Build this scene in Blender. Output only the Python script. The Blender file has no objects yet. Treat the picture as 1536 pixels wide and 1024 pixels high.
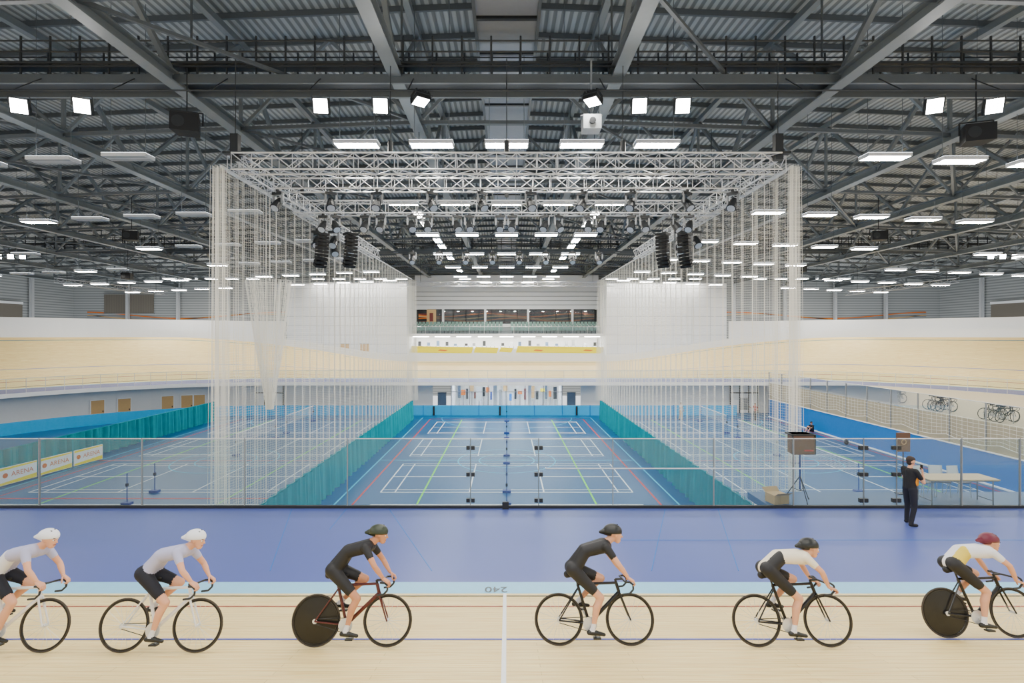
import bpy, bmesh, math, random
import numpy as np
from mathutils import Vector, Matrix
random.seed(5)
V = Vector

# ------------------------------------------------------------------ materials
def lin(c):
    out = []
    for v in c:
        v = v / 255.0
        out.append(v / 12.92 if v <= 0.04045 else ((v + 0.055) / 1.055) ** 2.4)
    return (out[0], out[1], out[2], 1.0)

def mat(name, col, rough=0.6, metal=0.0, var=0.06, scale=6.0, emis=0.0, spec=0.5):
    m = bpy.data.materials.new(name)
    m.use_nodes = True
    nt = m.node_tree
    b = nt.nodes["Principled BSDF"]
    b.inputs["Roughness"].default_value = rough
    b.inputs["Metallic"].default_value = metal
    b.inputs["Specular IOR Level"].default_value = spec
    c = lin(col)
    tc = nt.nodes.new("ShaderNodeTexCoord")
    nz = nt.nodes.new("ShaderNodeTexNoise")
    nz.inputs["Scale"].default_value = scale
    nz.inputs["Detail"].default_value = 3
    nt.links.new(tc.outputs["Object"], nz.inputs["Vector"])
    mx = nt.nodes.new("ShaderNodeMix"); mx.data_type = 'RGBA'
    mx.inputs[6].default_value = tuple(max(0, v * (1 - var)) for v in c[:3]) + (1,)
    mx.inputs[7].default_value = tuple(min(1, v * (1 + var)) for v in c[:3]) + (1,)
    nt.links.new(nz.outputs["Fac"], mx.inputs[0])
    nt.links.new(mx.outputs[2], b.inputs["Base Color"])
    return m

def glassmat(name, tint, amt):
    m = bpy.data.materials.new(name); m.use_nodes = True
    nt = m.node_tree; nt.nodes.clear()
    o = nt.nodes.new("ShaderNodeOutputMaterial")
    t = nt.nodes.new("ShaderNodeBsdfTransparent"); t.inputs[0].default_value = lin(tint)
    g = nt.nodes.new("ShaderNodeBsdfGlossy"); g.inputs["Roughness"].default_value = 0.03
    d = nt.nodes.new("ShaderNodeBsdfDiffuse"); d.inputs[0].default_value = (0.8, 0.85, 0.88, 1)
    f = nt.nodes.new("ShaderNodeFresnel"); f.inputs[0].default_value = 1.25
    a = nt.nodes.new("ShaderNodeMixShader"); c = nt.nodes.new("ShaderNodeMixShader")
    c.inputs[0].default_value = amt
    nt.links.new(f.outputs[0], a.inputs[0]); nt.links.new(t.outputs[0], a.inputs[1]); nt.links.new(g.outputs[0], a.inputs[2])
    nt.links.new(a.outputs[0], c.inputs[1]); nt.links.new(d.outputs[0], c.inputs[2])
    nt.links.new(c.outputs[0], o.inputs[0])
    return m

def emit(name, col, s):
    m = bpy.data.materials.new(name); m.use_nodes = True
    nt = m.node_tree; nt.nodes.clear()
    o = nt.nodes.new("ShaderNodeOutputMaterial"); e = nt.nodes.new("ShaderNodeEmission")
    e.inputs[0].default_value = lin(col); e.inputs[1].default_value = s
    nt.links.new(e.outputs[0], o.inputs[0]); return m

M = {}
M['steel'] = mat("steel_paint_grey", (116, 122, 124), 0.5, 0.0)
M['steel2'] = mat("steel_paint_dark", (88, 93, 95), 0.5, 0.0)
M['dark'] = mat("dark_metal", (34, 36, 38), 0.45)
M['rail'] = mat("catwalk_rail_dark", (52, 55, 57), 0.5)
M['black'] = mat("black_matt", (14, 14, 16), 0.6)
M['alu'] = mat("aluminium", (218, 220, 222), 0.35, 0.4)
M['white'] = mat("white_paint", (244, 246, 247), 0.55, var=0.02)
M['offwhite'] = mat("offwhite_panel", (230, 232, 234), 0.6, var=0.03)
M['line_w'] = mat("court_line_white", (244, 247, 250), 0.5, var=0.02)
M['line_r'] = mat("court_line_red", (205, 45, 35), 0.5)
M['line_g'] = mat("court_line_green", (120, 235, 50), 0.5)
M['line_b'] = mat("court_line_lightblue", (60, 190, 230), 0.5)
M['net'] = mat("net_cord_white", (250, 247, 236), 0.8, var=0.02)
M['teal'] = mat("teal_curtain", (0, 152, 166), 0.85, var=0.15, scale=2, spec=0.15)
M['barrier'] = mat("sky_blue_barrier", (0, 172, 232), 0.5)
M['bluewall'] = mat("blue_wall_paint", (0, 112, 192), 0.55)
M['apron'] = mat("apron_blue", (84, 98, 168), 0.36, var=0.08, scale=0.5, spec=.35)
M['cote'] = mat("cote_dazur_blue", (140, 202, 236), 0.5)
M['trk_red'] = mat("track_line_red", (175, 70, 65), 0.5)
M['trk_blue'] = mat("track_line_blue", (60, 80, 190), 0.5)
M['trk_teal'] = mat("track_line_teal", (60, 130, 150), 0.5)
M['tan'] = mat("tan_wood_door", (210, 172, 116), 0.5)
M['decktan'] = mat("platform_vinyl_beige", (196, 182, 152), 0.55)
M['tanfascia'] = mat("tan_fascia", (168, 158, 134), 0.6, var=0.12, scale=1.2)
M['yellow'] = mat("yellow_panel", (255, 232, 0), 0.5, var=0.02)
M['orange'] = mat("orange_panel", (225, 120, 30), 0.5)
M['maroon'] = mat("dark_red_graphic", (110, 36, 26), 0.5)
M['brown'] = mat("brown_box", (100, 70, 52), 0.6)
M['card'] = mat("cardboard", (205, 170, 120), 0.8)
M['seat'] = mat("seat_grey_green", (128, 162, 152), 0.5)
M['grey'] = mat("mid_grey", (140, 143, 146), 0.6)
M['ltgrey'] = mat("light_grey", (188, 192, 194), 0.5)
M['bluegrey'] = mat("door_blue_grey", (84, 104, 128), 0.5)
M['concrete'] = mat("concrete", (160, 160, 160), 0.8)
M['bluepost'] = mat("blue_post", (20, 60, 140), 0.45)
M['table'] = mat("table_top_wood", (228, 200, 154), 0.45)
M['glass'] = glassmat("clear_glass", (238, 245, 247), 0.04)
M['glass2'] = glassmat("smoked_glass", (200, 205, 205), 0.08)
M['lamp'] = emit("lamp_panel", (255, 250, 240), 106)
M['up'] = emit("added_roof_fill", (246, 250, 255), 8.5)  # added glow for luminaire tops, put in to lighten the roof
M['flood'] = emit("flood_panel", (255, 253, 248), 75)
M['inner'] = emit("interior_lamp", (255, 250, 240), 75)
M['carbon'] = mat("carbon_black", (16, 16, 18), 0.3)
M['tyre'] = mat("tyre_rubber", (60, 54, 48), 0.7)
M['redpaint'] = mat("dark_red_frame_paint", (84, 30, 26), 0.3)
M['whitepaint'] = mat("white_frame_paint", (230, 230, 230), 0.3)
M['skin'] = mat("skin", (220, 162, 130), 0.55)
M['skin2'] = mat("skin_tan", (200, 140, 106), 0.55)
M['hairb'] = mat("hair_dark_brown", (48, 34, 26), 0.7)
M['lips'] = mat("lips", (160, 90, 80), 0.5)
M['eye'] = mat("eye_dark", (30, 25, 22), 0.2)
M['lycra_black'] = mat("lycra_black", (24, 24, 28), 0.6)
M['lycra_white'] = mat("lycra_white", (228, 228, 235), 0.6)
M['lycra_lav'] = mat("lycra_lavender", (178, 178, 210), 0.6)
M['lycra_yel'] = mat("lycra_yellow", (222, 196, 70), 0.6)
M['lycra_cream'] = mat("lycra_cream", (238, 226, 204), 0.6)
M['lycra_red'] = mat("lycra_red", (180, 40, 50), 0.6)
M['lycra_maroon'] = mat("helmet_maroon", (104, 28, 50), 0.4)
M['helm_w'] = mat("helmet_white", (238, 240, 247), 0.3)
M['helm_k'] = mat("helmet_black", (28, 30, 30), 0.35)
M['helm_g'] = mat("helmet_olive", (44, 54, 38), 0.35)
M['navy'] = mat("trouser_navy", (24, 26, 38), 0.8)
M['shirt'] = mat("polo_black", (26, 26, 30), 0.8)
M['shirt_o'] = mat("polo_orange", (230, 150, 30), 0.8)
M['tee_red'] = mat("tee_red", (170, 80, 70), 0.8)
M['tee_white'] = mat("tee_white", (220, 220, 220), 0.8)
M['court'] = mat("sports_floor_blue", (18, 88, 140), 0.34, var=0.14, scale=0.25, spec=.3)

def deckmat():
    m = bpy.data.materials.new("roof_deck_profiled"); m.use_nodes = True
    nt = m.node_tree; b = nt.nodes["Principled BSDF"]
    b.inputs["Roughness"].default_value = 0.5
    tc = nt.nodes.new("ShaderNodeTexCoord")
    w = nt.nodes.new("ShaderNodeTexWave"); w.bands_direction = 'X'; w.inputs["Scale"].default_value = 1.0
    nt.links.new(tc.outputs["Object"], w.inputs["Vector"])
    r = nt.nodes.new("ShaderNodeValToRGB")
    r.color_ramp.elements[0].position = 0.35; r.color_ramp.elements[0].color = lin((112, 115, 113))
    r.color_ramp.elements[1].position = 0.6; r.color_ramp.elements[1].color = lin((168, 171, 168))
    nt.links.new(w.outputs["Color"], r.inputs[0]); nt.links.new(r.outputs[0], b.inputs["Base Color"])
    bp = nt.nodes.new("ShaderNodeBump"); bp.inputs["Strength"].default_value = 0.6; bp.inputs["Distance"].default_value = 0.05
    nt.links.new(w.outputs["Fac"], bp.inputs["Height"]); nt.links.new(bp.outputs[0], b.inputs["Normal"])
    return m
M['deck'] = deckmat()

def cladmat(name, c0, c1, sc, dirn):
    m = bpy.data.materials.new(name); m.use_nodes = True
    nt = m.node_tree; b = nt.nodes["Principled BSDF"]; b.inputs["Roughness"].default_value = 0.6
    tc = nt.nodes.new("ShaderNodeTexCoord")
    w = nt.nodes.new("ShaderNodeTexWave"); w.bands_direction = dirn; w.inputs["Scale"].default_value = sc
    nt.links.new(tc.outputs["Object"], w.inputs["Vector"])
    mx = nt.nodes.new("ShaderNodeMix"); mx.data_type = 'RGBA'
    mx.inputs[6].default_value = lin(c0); mx.inputs[7].default_value = lin(c1)
    nt.links.new(w.outputs["Fac"], mx.inputs[0]); nt.links.new(mx.outputs[2], b.inputs["Base Color"])
    return m
M['clad'] = cladmat("wall_cladding", (138, 141, 141), (178, 181, 181), 0.9, 'Z')
M['louvre'] = cladmat("louvre_blind", (98, 94, 86), (130, 122, 110), 2.0, 'X')

def brickmat():
    m = bpy.data.materials.new("white_blockwork"); m.use_nodes = True
    nt = m.node_tree; b = nt.nodes["Principled BSDF"]; b.inputs["Roughness"].default_value = 0.6
    tc = nt.nodes.new("ShaderNodeTexCoord"); mp = nt.nodes.new("ShaderNodeMapping")
    mp.inputs["Rotation"].default_value = (math.radians(90), 0, 0)
    br = nt.nodes.new("ShaderNodeTexBrick")
    br.offset = 0.0
    br.inputs["Color1"].default_value = lin((240, 242, 243)); br.inputs["Color2"].default_value = lin((234, 236, 238))
    br.inputs["Mortar"].default_value = lin((186, 189, 192)); br.inputs["Scale"].default_value = 1.0
    br.inputs["Brick Width"].default_value = 2.4; br.inputs["Row Height"].default_value = 1.2; br.inputs["Mortar Size"].default_value = 0.03
    nt.links.new(tc.outputs["Object"], mp.inputs["Vector"]); nt.links.new(mp.outputs[0], br.inputs["Vector"])
    nt.links.new(br.outputs["Color"], b.inputs["Base Color"]); return m
M['block'] = brickmat()

def woodmat():
    m = bpy.data.materials.new("track_timber"); m.use_nodes = True
    nt = m.node_tree; b = nt.nodes["Principled BSDF"]; b.inputs["Roughness"].default_value = 0.42
    b.inputs["Specular IOR Level"].default_value = 0.35
    uv = nt.nodes.new("ShaderNodeUVMap"); uv.uv_map = "UVMap"
    mp = nt.nodes.new("ShaderNodeMapping"); mp.inputs["Scale"].default_value = (0.5, 14.0, 1)
    nt.links.new(uv.outputs[0], mp.inputs["Vector"])
    nz = nt.nodes.new("ShaderNodeTexNoise"); nz.inputs["Scale"].default_value = 3.0; nz.inputs["Detail"].default_value = 6
    nt.links.new(mp.outputs[0], nz.inputs["Vector"])
    r = nt.nodes.new("ShaderNodeValToRGB")
    r.color_ramp.elements[0].position = 0.3; r.color_ramp.elements[0].color = lin((238, 202, 128))
    r.color_ramp.elements[1].position = 0.7; r.color_ramp.elements[1].color = lin((255, 236, 176))
    nt.links.new(nz.outputs["Fac"], r.inputs[0])
    br = nt.nodes.new("ShaderNodeTexBrick"); br.offset = 0.37
    br.inputs["Scale"].default_value = 1; br.inputs["Brick Width"].default_value = 3.2; br.inputs["Row Height"].default_value = 0.12
    br.inputs["Mortar Size"].default_value = 0.005
    br.inputs["Color1"].default_value = (1, 1, 1, 1); br.inputs["Color2"].default_value = (0.92, 0.91, 0.88, 1); br.inputs["Mortar"].default_value = (0.66, 0.62, 0.54, 1)
    nt.links.new(uv.outputs[0], br.inputs["Vector"])
    mx = nt.nodes.new("ShaderNodeMix"); mx.data_type = 'RGBA'; mx.blend_type = 'MULTIPLY'; mx.inputs[0].default_value = 0.8
    nt.links.new(r.outputs[0], mx.inputs[6]); nt.links.new(br.outputs["Color"], mx.inputs[7])
    nt.links.new(mx.outputs[2], b.inputs["Base Color"]); return m
M['wood'] = woodmat()

# ------------------------------------------------------------------ mesh builder
class MB:
    def __init__(s):
        s.v = []; s.f = []; s.m = []; s.mats = []
    def mi(s, k):
        if k not in s.mats: s.mats.append(k)
        return s.mats.index(k)
    def add(s, vs, fs, k):
        o = len(s.v); i = s.mi(k)
        s.v.extend([tuple(p) for p in vs])
        for f in fs:
            s.f.append(tuple(o + a for a in f)); s.m.append(i)
    def box(s, a, b, k):
        x0, y0, z0 = a; x1, y1, z1 = b
        s.add([(x0,y0,z0),(x1,y0,z0),(x1,y1,z0),(x0,y1,z0),(x0,y0,z1),(x1,y0,z1),(x1,y1,z1),(x0,y1,z1)],
              [(0,3,2,1),(4,5,6,7),(0,1,5,4),(1,2,6,5),(2,3,7,6),(3,0,4,7)], k)
    def frame(s, p0, p1):
        p0 = V(p0); p1 = V(p1); d = (p1 - p0).normalized()
        up = V((0, 0, 1)) if abs(d.z) < 0.95 else V((1, 0, 0))
        a = d.cross(up).normalized(); b = a.cross(d).normalized()
        return p0, p1, d, a, b
    def beam(s, p0, p1, w, h, k):
        p0, p1, d, a, b = s.frame(p0, p1)
        a = a * (w / 2); b = b * (h / 2)
        s.add([p0-a-b,p0+a-b,p0+a+b,p0-a+b,p1-a-b,p1+a-b,p1+a+b,p1-a+b],
              [(0,1,2,3),(4,7,6,5),(0,4,5,1),(1,5,6,2),(2,6,7,3),(3,7,4,0)], k)
    def ibeam(s, p0, p1, w, h, k, t=0.04):
        q0, q1, d, a, b = s.frame(p0, p1)
        s.beam(q0 + b*(h/2), q1 + b*(h/2), w, t, k); s.beam(q0 - b*(h/2), q1 - b*(h/2), w, t, k); s.beam(q0, q1, t, h, k)
    def tube(s, p0, p1, r0, k, n=6, r1=None, caps=True):
        if r1 is None: r1 = r0
        p0, p1, d, a, b = s.frame(p0, p1)
        vs = []
        for p, r in ((p0, r0), (p1, r1)):
            for i in range(n):
                t = 2*math.pi*i/n; vs.append(p + a*(r*math.cos(t)) + b*(r*math.sin(t)))
        fs = [(i, (i+1) % n, n + (i+1) % n, n + i) for i in range(n)]
        if caps: fs += [tuple(range(n-1, -1, -1)), tuple(range(n, 2*n))]
        s.add(vs, fs, k)
    def poly(s, pts, r, k, n=6):
        for i in range(len(pts)-1): s.tube(pts[i], pts[i+1], r, k, n)
    def capsule(s, p0, r0, p1, r1, k, n=12, h=4):
        p0, p1, d, a, b = s.frame(p0, p1)
        vs = [p0 - d*r0]; rings = []
        seq = [(p0, r0, -90 + 90*(i+1)/h) for i in range(h)] + [(p1, r1, 90*i/h) for i in range(h)]
        for p, r, an in seq:
            an = math.radians(an); rr = r*math.cos(an); c = p + d*(r*math.sin(an)); st = len(vs)
            for i in range(n):
                t = 2*math.pi*i/n; vs.append(c + a*(rr*math.cos(t)) + b*(rr*math.sin(t)))
            rings.append(st)
        vs.append(p1 + d*r1); fs = []
        for i in range(n): fs.append((0, rings[0]+(i+1) % n, rings[0]+i))
        for j in range(len(rings)-1):
            for i in range(n): fs.append((rings[j]+i, rings[j]+(i+1) % n, rings[j+1]+(i+1) % n, rings[j+1]+i))
        L = len(vs)-1
        for i in range(n): fs.append((rings[-1]+i, rings[-1]+(i+1) % n, L))
        s.add(vs, fs, k)
    def ellip(s, c, r, k, n=16, m=10, zmin=-1.0, rot=None):
        vs = []; fs = []; c = V(c)
        lo = math.asin(max(-1, zmin))
        for j in range(m+1):
            an = lo + (math.pi/2 - lo)*j/m
            for i in range(n):
                t = 2*math.pi*i/n
                p = V((r[0]*math.cos(an)*math.cos(t), r[1]*math.cos(an)*math.sin(t), r[2]*math.sin(an)))
                if rot: p = rot @ p
                vs.append(c + p)
        for j in range(m):
            for i in range(n): fs.append((j*n+i, j*n+(i+1) % n, (j+1)*n+(i+1) % n, (j+1)*n+i))
        fs.append(tuple(range(n-1, -1, -1)))
        s.add(vs, fs, k)
    def torus(s, c, ax1, ax2, R, r, k, n=40, m=6, a0=0, a1=2*math.pi):
        c = V(c); ax1 = V(ax1); ax2 = V(ax2); ax3 = ax1.cross(ax2)
        full = abs(a1-a0-2*math.pi) < 1e-6; nn = n if full else n+1
        vs = []; fs = []
        for i in range(nn):
            t = a0 + (a1-a0)*i/n; e = ax1*math.cos(t) + ax2*math.sin(t)
            for j in range(m):
                u = 2*math.pi*j/m; vs.append(c + e*(R + r*math.cos(u)) + ax3*(r*math.sin(u)))
        for i in range(n):
            i2 = (i+1) % nn
            for j in range(m): fs.append((i*m+j, i2*m+j, i2*m+(j+1) % m, i*m+(j+1) % m))
        s.add(vs, fs, k)
    def mesh(s, name):
        me = bpy.data.meshes.new(name); me.from_pydata(s.v, [], s.f)
        for k in s.mats: me.materials.append(M[k])
        me.polygons.foreach_set("material_index", s.m); me.update(); return me
    def build(s, name, parent=None, smooth=False, mw=None):
        me = s.mesh(name)
        if smooth: me.polygons.foreach_set("use_smooth", [True]*len(me.polygons))
        return obj(name, me, parent, mw)

def obj(name, data, parent=None, mw=None):
    o = bpy.data.objects.new(name, data); bpy.context.scene.collection.objects.link(o)
    if parent: o.parent = parent
    if mw is not None: o.matrix_local = mw
    return o

# ------------------------------------------------------------------ layout (metres)
ZA = 3.46            # apron level above the infield floor
R = 24.57; YC = 34.33; HS = 24.0; YN = YC - R; YF = YC + R
W_TRK = 7.0
def smooth(t): t = max(0, min(1, t)); return t*t*(3-2*t)
def stations():
    st = []; L = 0.0
    def bank(dist): return math.radians(13 + 29*smooth((dist-12)/26.0))
    n = 24
    for i in range(n): x = -HS + 2*HS*i/n; st.append((x, YN, 0, -1, bank(abs(x)), L + (x+HS)))
    L += 2*HS; n2 = 48
    for i in range(n2):
        a = -math.pi/2 + math.pi*i/n2; d = HS + R*(math.pi/2 - abs(a))
        st.append((HS+R*math.cos(a), YC+R*math.sin(a), math.cos(a), math.sin(a), bank(d), L + R*math.pi*i/n2))
    L += math.pi*R
    for i in range(n): x = HS - 2*HS*i/n; st.append((x, YF, 0, 1, bank(abs(x)), L + (HS-x)))
    L += 2*HS
    for i in range(n2):
        a = math.pi/2 + math.pi*i/n2; d = HS + R*(math.pi/2 - abs(math.pi - a))
        st.append((-HS+R*math.cos(a), YC+R*math.sin(a), math.cos(a), math.sin(a), bank(d), L + R*math.pi*i/n2))
    L += math.pi*R
    st.append(st[0][:5] + (L,))
    return st
ST = stations()
def flat(o, z): return lambda s: (s[0]+s[2]*o, s[1]+s[3]*o, z)
def trk(a, lift=0.0):
    def f(s):
        h = a*math.cos(s[4]) - lift*math.sin(s[4]); return (s[0]+s[2]*h, s[1]+s[3]*h, ZA + a*math.sin(s[4]) + lift*math.cos(s[4]))
    return f
def ring(mb, f0, f1, k, sel=None):
    for i in range(len(ST)-1):
        if sel and not (sel(ST[i]) and sel(ST[i+1])): continue
        mb.add([f0(ST[i]), f0(ST[i+1]), f1(ST[i+1]), f1(ST[i])], [(0, 1, 2, 3)], k)

vs = []; fs = []; uvs = []
NA = 8
for s in ST:
    for j in range(NA+1): vs.append(trk(W_TRK*j/NA)(s)); uvs.append((s[5], W_TRK*j/NA))
for i in range(len(ST)-1):
    for j in range(NA):
        a = i*(NA+1)+j; fs.append((a, a+NA+1, a+NA+2, a+1))
me = bpy.data.meshes.new("velodrome_track"); me.from_pydata(vs, [], fs)
uvl = me.uv_layers.new(name="UVMap")
for l in me.loops: uvl.data[l.index].uv = uvs[l.vertex_index]
me.materials.append(M['wood']); me.polygons.foreach_set("use_smooth", [True]*len(me.polygons)); me.update()
track = obj("velodrome_track", me)
tm = MB()
for a, w, k in ((0.2, 0.05, 'black'), (0.87, 0.05, 'trk_red'), (2.5, 0.05, 'trk_blue'), (6.55, 0.07, 'trk_teal')):
    ring(tm, trk(a-w/2, 0.006), trk(a+w/2, 0.006), k)
sl = math.radians(13)
def tp(x, a, lift): h = a*math.cos(sl) - lift*math.sin(sl); return (x, YN-h, ZA+a*math.sin(sl)+lift*math.cos(sl))
tm.add([tp(-0.065, 0.02, .009), tp(-0.005, 0.02, .009), tp(-0.005, 6.9, .009), tp(-0.065, 6.9, .009)], [(0, 1, 2, 3)], 'line_w')
for xx in (-12.5, 12.5):
    tm.add([tp(xx-.03, 0.02, .009), tp(xx+.03, 0.02, .009), tp(xx+.03, 6.9, .009), tp(xx-.03, 6.9, .009)], [(0, 1, 2, 3)], 'trk_red')
tm.build("track_markings", track)
def text(name, body, size, mw, k, parent, ext=0.0):
    c = bpy.data.curves.new(name, 'FONT'); c.body = body; c.size = size; c.align_x = 'CENTER'; c.align_y = 'CENTER'; c.extrude = ext
    c.materials.append(M[k]); return obj(name, c, parent, mw)
text("distance_number", "240", 0.30, Matrix.Translation((-0.2, YN+.15, ZA+0.008)) @ Matrix.Rotation(math.pi, 4, 'Z'), 'steel2', track)

ap = MB()
ring(ap, flat(-0.45, ZA), trk(0.0), 'cote')
ring(ap, flat(-4.85, ZA), flat(-0.45, ZA), 'apron')
ring(ap, flat(-4.85, ZA), flat(-4.85, ZA-0.36), 'white')
ring(ap, flat(-4.85, ZA-0.36), flat(-3.0, ZA-0.36), 'offwhite')
for (x0, d0, x1, d1) in ((-6.03, 14.5, -4.9, 10.7), (-3.3, 14.5, -1.55, 10.7), (4.45, 14.5, 3.0, 10.7), (5.93, 14.5, 4.8, 10.7), (-4.5,14.5,-4.45,13.0)):  # balustrade post reflections painted on the apron as thin strips
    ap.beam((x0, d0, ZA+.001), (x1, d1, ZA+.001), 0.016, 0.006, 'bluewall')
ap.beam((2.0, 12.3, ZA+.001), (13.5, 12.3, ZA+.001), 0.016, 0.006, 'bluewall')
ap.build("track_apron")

fl = MB(); fl.box((-46, 11, -0.3), (46, 58.5, 0), 'court'); fl.build("floor")
wu = MB()
def open_sel(s): return not (s[3] == 1 and abs(s[0]) <= 6.05)
ring(wu, flat(-2.9, 0), flat(-2.9, ZA-0.36), 'offwhite', open_sel)
wu.build("wall_underpass")

# entrance lobby beneath back straight
lb = MB(); y0 = YF-2.9
lb.box((-6, y0, -0.02), (6, y0+5, 0.01), 'offwhite'); lb.box((-6, y0+5, 0), (6, y0+5.1, 3.1), 'white')
for x in (-6.05, 5.95): lb.box((x, y0, 0), (x+.1, y0+5, 3.1), 'white')
LI = [(-5.7,.3,'bluegrey',1,2.9),(-5.3,.5,'orange',1.4,2.0),(-4.7,.25,'dark',1,2.2),(-4.3,.45,'tan',1.8,2.6),(-3.8,.2,'maroon',1,1.7),(-3.5,.6,'ltgrey',.8,2.4),(-2.8,.25,'dark',1.2,2.3),(-2.4,.4,'orange',1.7,2.3),(-1.9,.2,'bluepost',.9,1.8),(-.9,.3,'grey',0,2.0),(-.4,.5,'tan',1.9,2.6),(.3,.3,'bluewall',.8,1.6),(.9,.25,'dark',.9,2.1),(1.3,.5,'orange',1.5,1.9),(2.0,.25,'maroon',.9,2.2),(2.9,.35,'tan',1.0,2.4),(3.4,.3,'dark',.9,1.9),(3.9,.5,'yellow',1.8,2.2),(4.5,.25,'bluegrey',.9,2.6),(4.9,.3,'orange',1.2,1.9),(5.4,.4,'dark',1,2.4)]
for i, (x, w, k, z0, z1) in enumerate(LI):
    lb.box((x, y0+4.5-.4*(i % 3), z0), (x+w, y0+4.7-.4*(i % 3), z1), k); lb.box((x+w*.4, y0+4.55-.4*(i % 3), 0), (x+w*.6, y0+4.65-.4*(i % 3), z0), 'grey')
for x in (-4.4, -1.3, 1.3, 4.4): lb.box((x-.8, y0+1.6, 3.0), (x+.8, y0+2.0, 3.05), 'inner')
lb.build("entrance_lobby")
dm = MB()
for x in (-6, -4.0, -2.0, 0, 2.0, 4.0, 6.0): dm.box((x-.035, y0-.05, 0), (x+.035, y0+.05, 3.1), 'grey')
dm.box((-1.45, y0-.12, 0), (-1.05, y0+.12, 3.1), 'white'); dm.box((2.3, y0-.12, 0), (2.65, y0+.12, 3.1), 'white')
dm.box((-6, y0-.04, 2.2), (6, y0+.04, 2.25), 'grey'); dm.box((-6, y0-.01, 0), (6, y0+.01, 3.1), 'glass')
dm.build("door_1")
dn = 2
for sx in (-1, 1):
    b = MB(); x = sx*7.0
    b.box((x-.42, y0-.06, 0), (x+.42, y0-.01, 2.15), 'bluegrey'); b.box((x-.48, y0-.08, 0), (x-.42, y0, 2.2), 'grey'); b.box((x+.42, y0-.08, 0), (x+.48, y0, 2.2), 'grey'); b.box((x-.48, y0-.08, 2.15), (x+.48, y0, 2.2), 'grey')
    b.build("door_%d" % dn); dn += 1
for a in (135, 129.5, 120, 115.5, 112.5):
    a = math.radians(a); r = R-3.0; c = V((-HS + r*math.cos(a), YC + r*math.sin(a), 0)); b = MB()
    b.box((-.5, -.04, 0), (.5, .04, 2.1), 'tan'); b.box((-.58, -.06, 0), (-.5, .06, 2.18), 'white'); b.box((.5, -.06, 0), (.58, .06, 2.18), 'white'); b.box((-.58, -.06, 2.1), (.58, .06, 2.18), 'white')
    b.box((.36, -.09, .95), (.44, -.04, 1.1), 'dark')
    b.build("door_%d" % dn, mw=Matrix.Translation(c) @ Matrix.Rotation(a-math.pi/2, 4, 'Z')); dn += 1
for sx in (-1, 1):
    b = MB(); x = sx*25.6
    b.box((x-1.5, y0-.25, 0), (x+1.5, y0-.2, 2.9), 'white')
    for q in (-1.5, -.5, .5, 1.5): b.box((x+q-.05, y0-.32, 0), (x+q+.05, y0-.25, 2.95), 'dark')
    b.box((x-1.5, y0-.32, 2.1), (x+1.5, y0-.25, 2.2), 'dark'); b.box((x-.4, y0-.3, .3), (x+.4, y0-.26, 1.6), 'grey')
    b.build("door_%d" % dn); dn += 1

bb = MB()
fsel = lambda s: (s[3] == 1 and abs(s[0]) < 24.1) or (s[0] <= -24 and s[1] > 30)
ring(bb, flat(-4.9, 0), flat(-4.9, 1.05), 'barrier', fsel); ring(bb, flat(-4.98, 0), flat(-4.98, 1.05), 'barrier', fsel)
ring(bb, flat(-4.98, 1.05), flat(-4.9, 1.05), 'white', fsel)
for i in range(-8, 9): bb.box((i*2.9-.03, YF-5.02, 0), (i*2.9+.03, YF-4.96, 1.08), 'bluewall')
for x in (-7.6, 7.3, -.7): bb.box((x-.1, YF-5.06, .02), (x+.1, YF-5.0, .95), 'dark')
bb.build("infield_barrier")

cl = MB()
def ln(x0, y0, x1, y1, k, w=0.05):
    if abs(x0-x1) < 1e-6: cl.box((x0-w/2, min(y0, y1), 0.002), (x0+w/2, max(y0, y1), 0.006), k)
    else: cl.box((min(x0, x1), y0-w/2, 0.002), (max(x0, x1), y0+w/2, 0.006), k)
ROWS = (19.35, 27.45, 35.7, 43.9)
for cx in (0, -18.7, 18.7):
    for y in ROWS:
        for dx in (-6.7, -5.94, -1.98, 1.98, 5.94, 6.7): ln(cx+dx, y, cx+dx, y+6.1, 'line_w', .07)
        for dy in (0, .46, 5.64, 6.1): ln(cx-6.7, y+dy, cx+6.7, y+dy, 'line_w', .07)
        ln(cx-6.7, y+3.05, cx-1.98, y+3.05, 'line_w', .07); ln(cx+1.98, y+3.05, cx+6.7, y+3.05, 'line_w', .07)
    for sx in (-1, 1):
        ln(cx+sx*7.6, 17, cx+sx*7.6, 51.5, 'line_r', .1); ln(cx+sx*4.43, 17, cx+sx*4.43, 51, 'line_g', .09)
        ln(cx+sx*8.5, 16, cx+sx*8.5, 52.5, 'line_b', .09)
    ln(cx-7.6, 51.5, cx+7.6, 51.5, 'line_r', .07); ln(cx-8.5, 34.5, cx+8.5, 34.5, 'line_b', .08); ln(cx-8.5, 52.5, cx+8.5, 52.5, 'line_b', .08)
for cx in (0, -18.7, 18.7):
    for rr, cy, k in ((1.8, 34.5, 'line_b'), (6.5, 17.0, 'line_w'), (6.5, 52.5, 'line_b'), (3.2, 34.5, 'line_b')):
        N = 40; rng = (0, 2*math.pi) if cy == 34.5 else ((0, math.pi) if cy < 20 else (math.pi, 2*math.pi))
        for i in range(N):
            a = rng[0]+(rng[1]-rng[0])*i/N; b = rng[0]+(rng[1]-rng[0])*(i+1)/N
            cl.add([(cx+(rr)*math.cos(a), cy+rr*math.sin(a), .007), (cx+(rr+.07)*math.cos(a), cy+(rr+.07)*math.sin(a), .007), (cx+(rr+.07)*math.cos(b), cy+(rr+.07)*math.sin(b), .007), (cx+rr*math.cos(b), cy+rr*math.sin(b), .007)], [(0, 1, 2, 3)], k)
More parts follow.
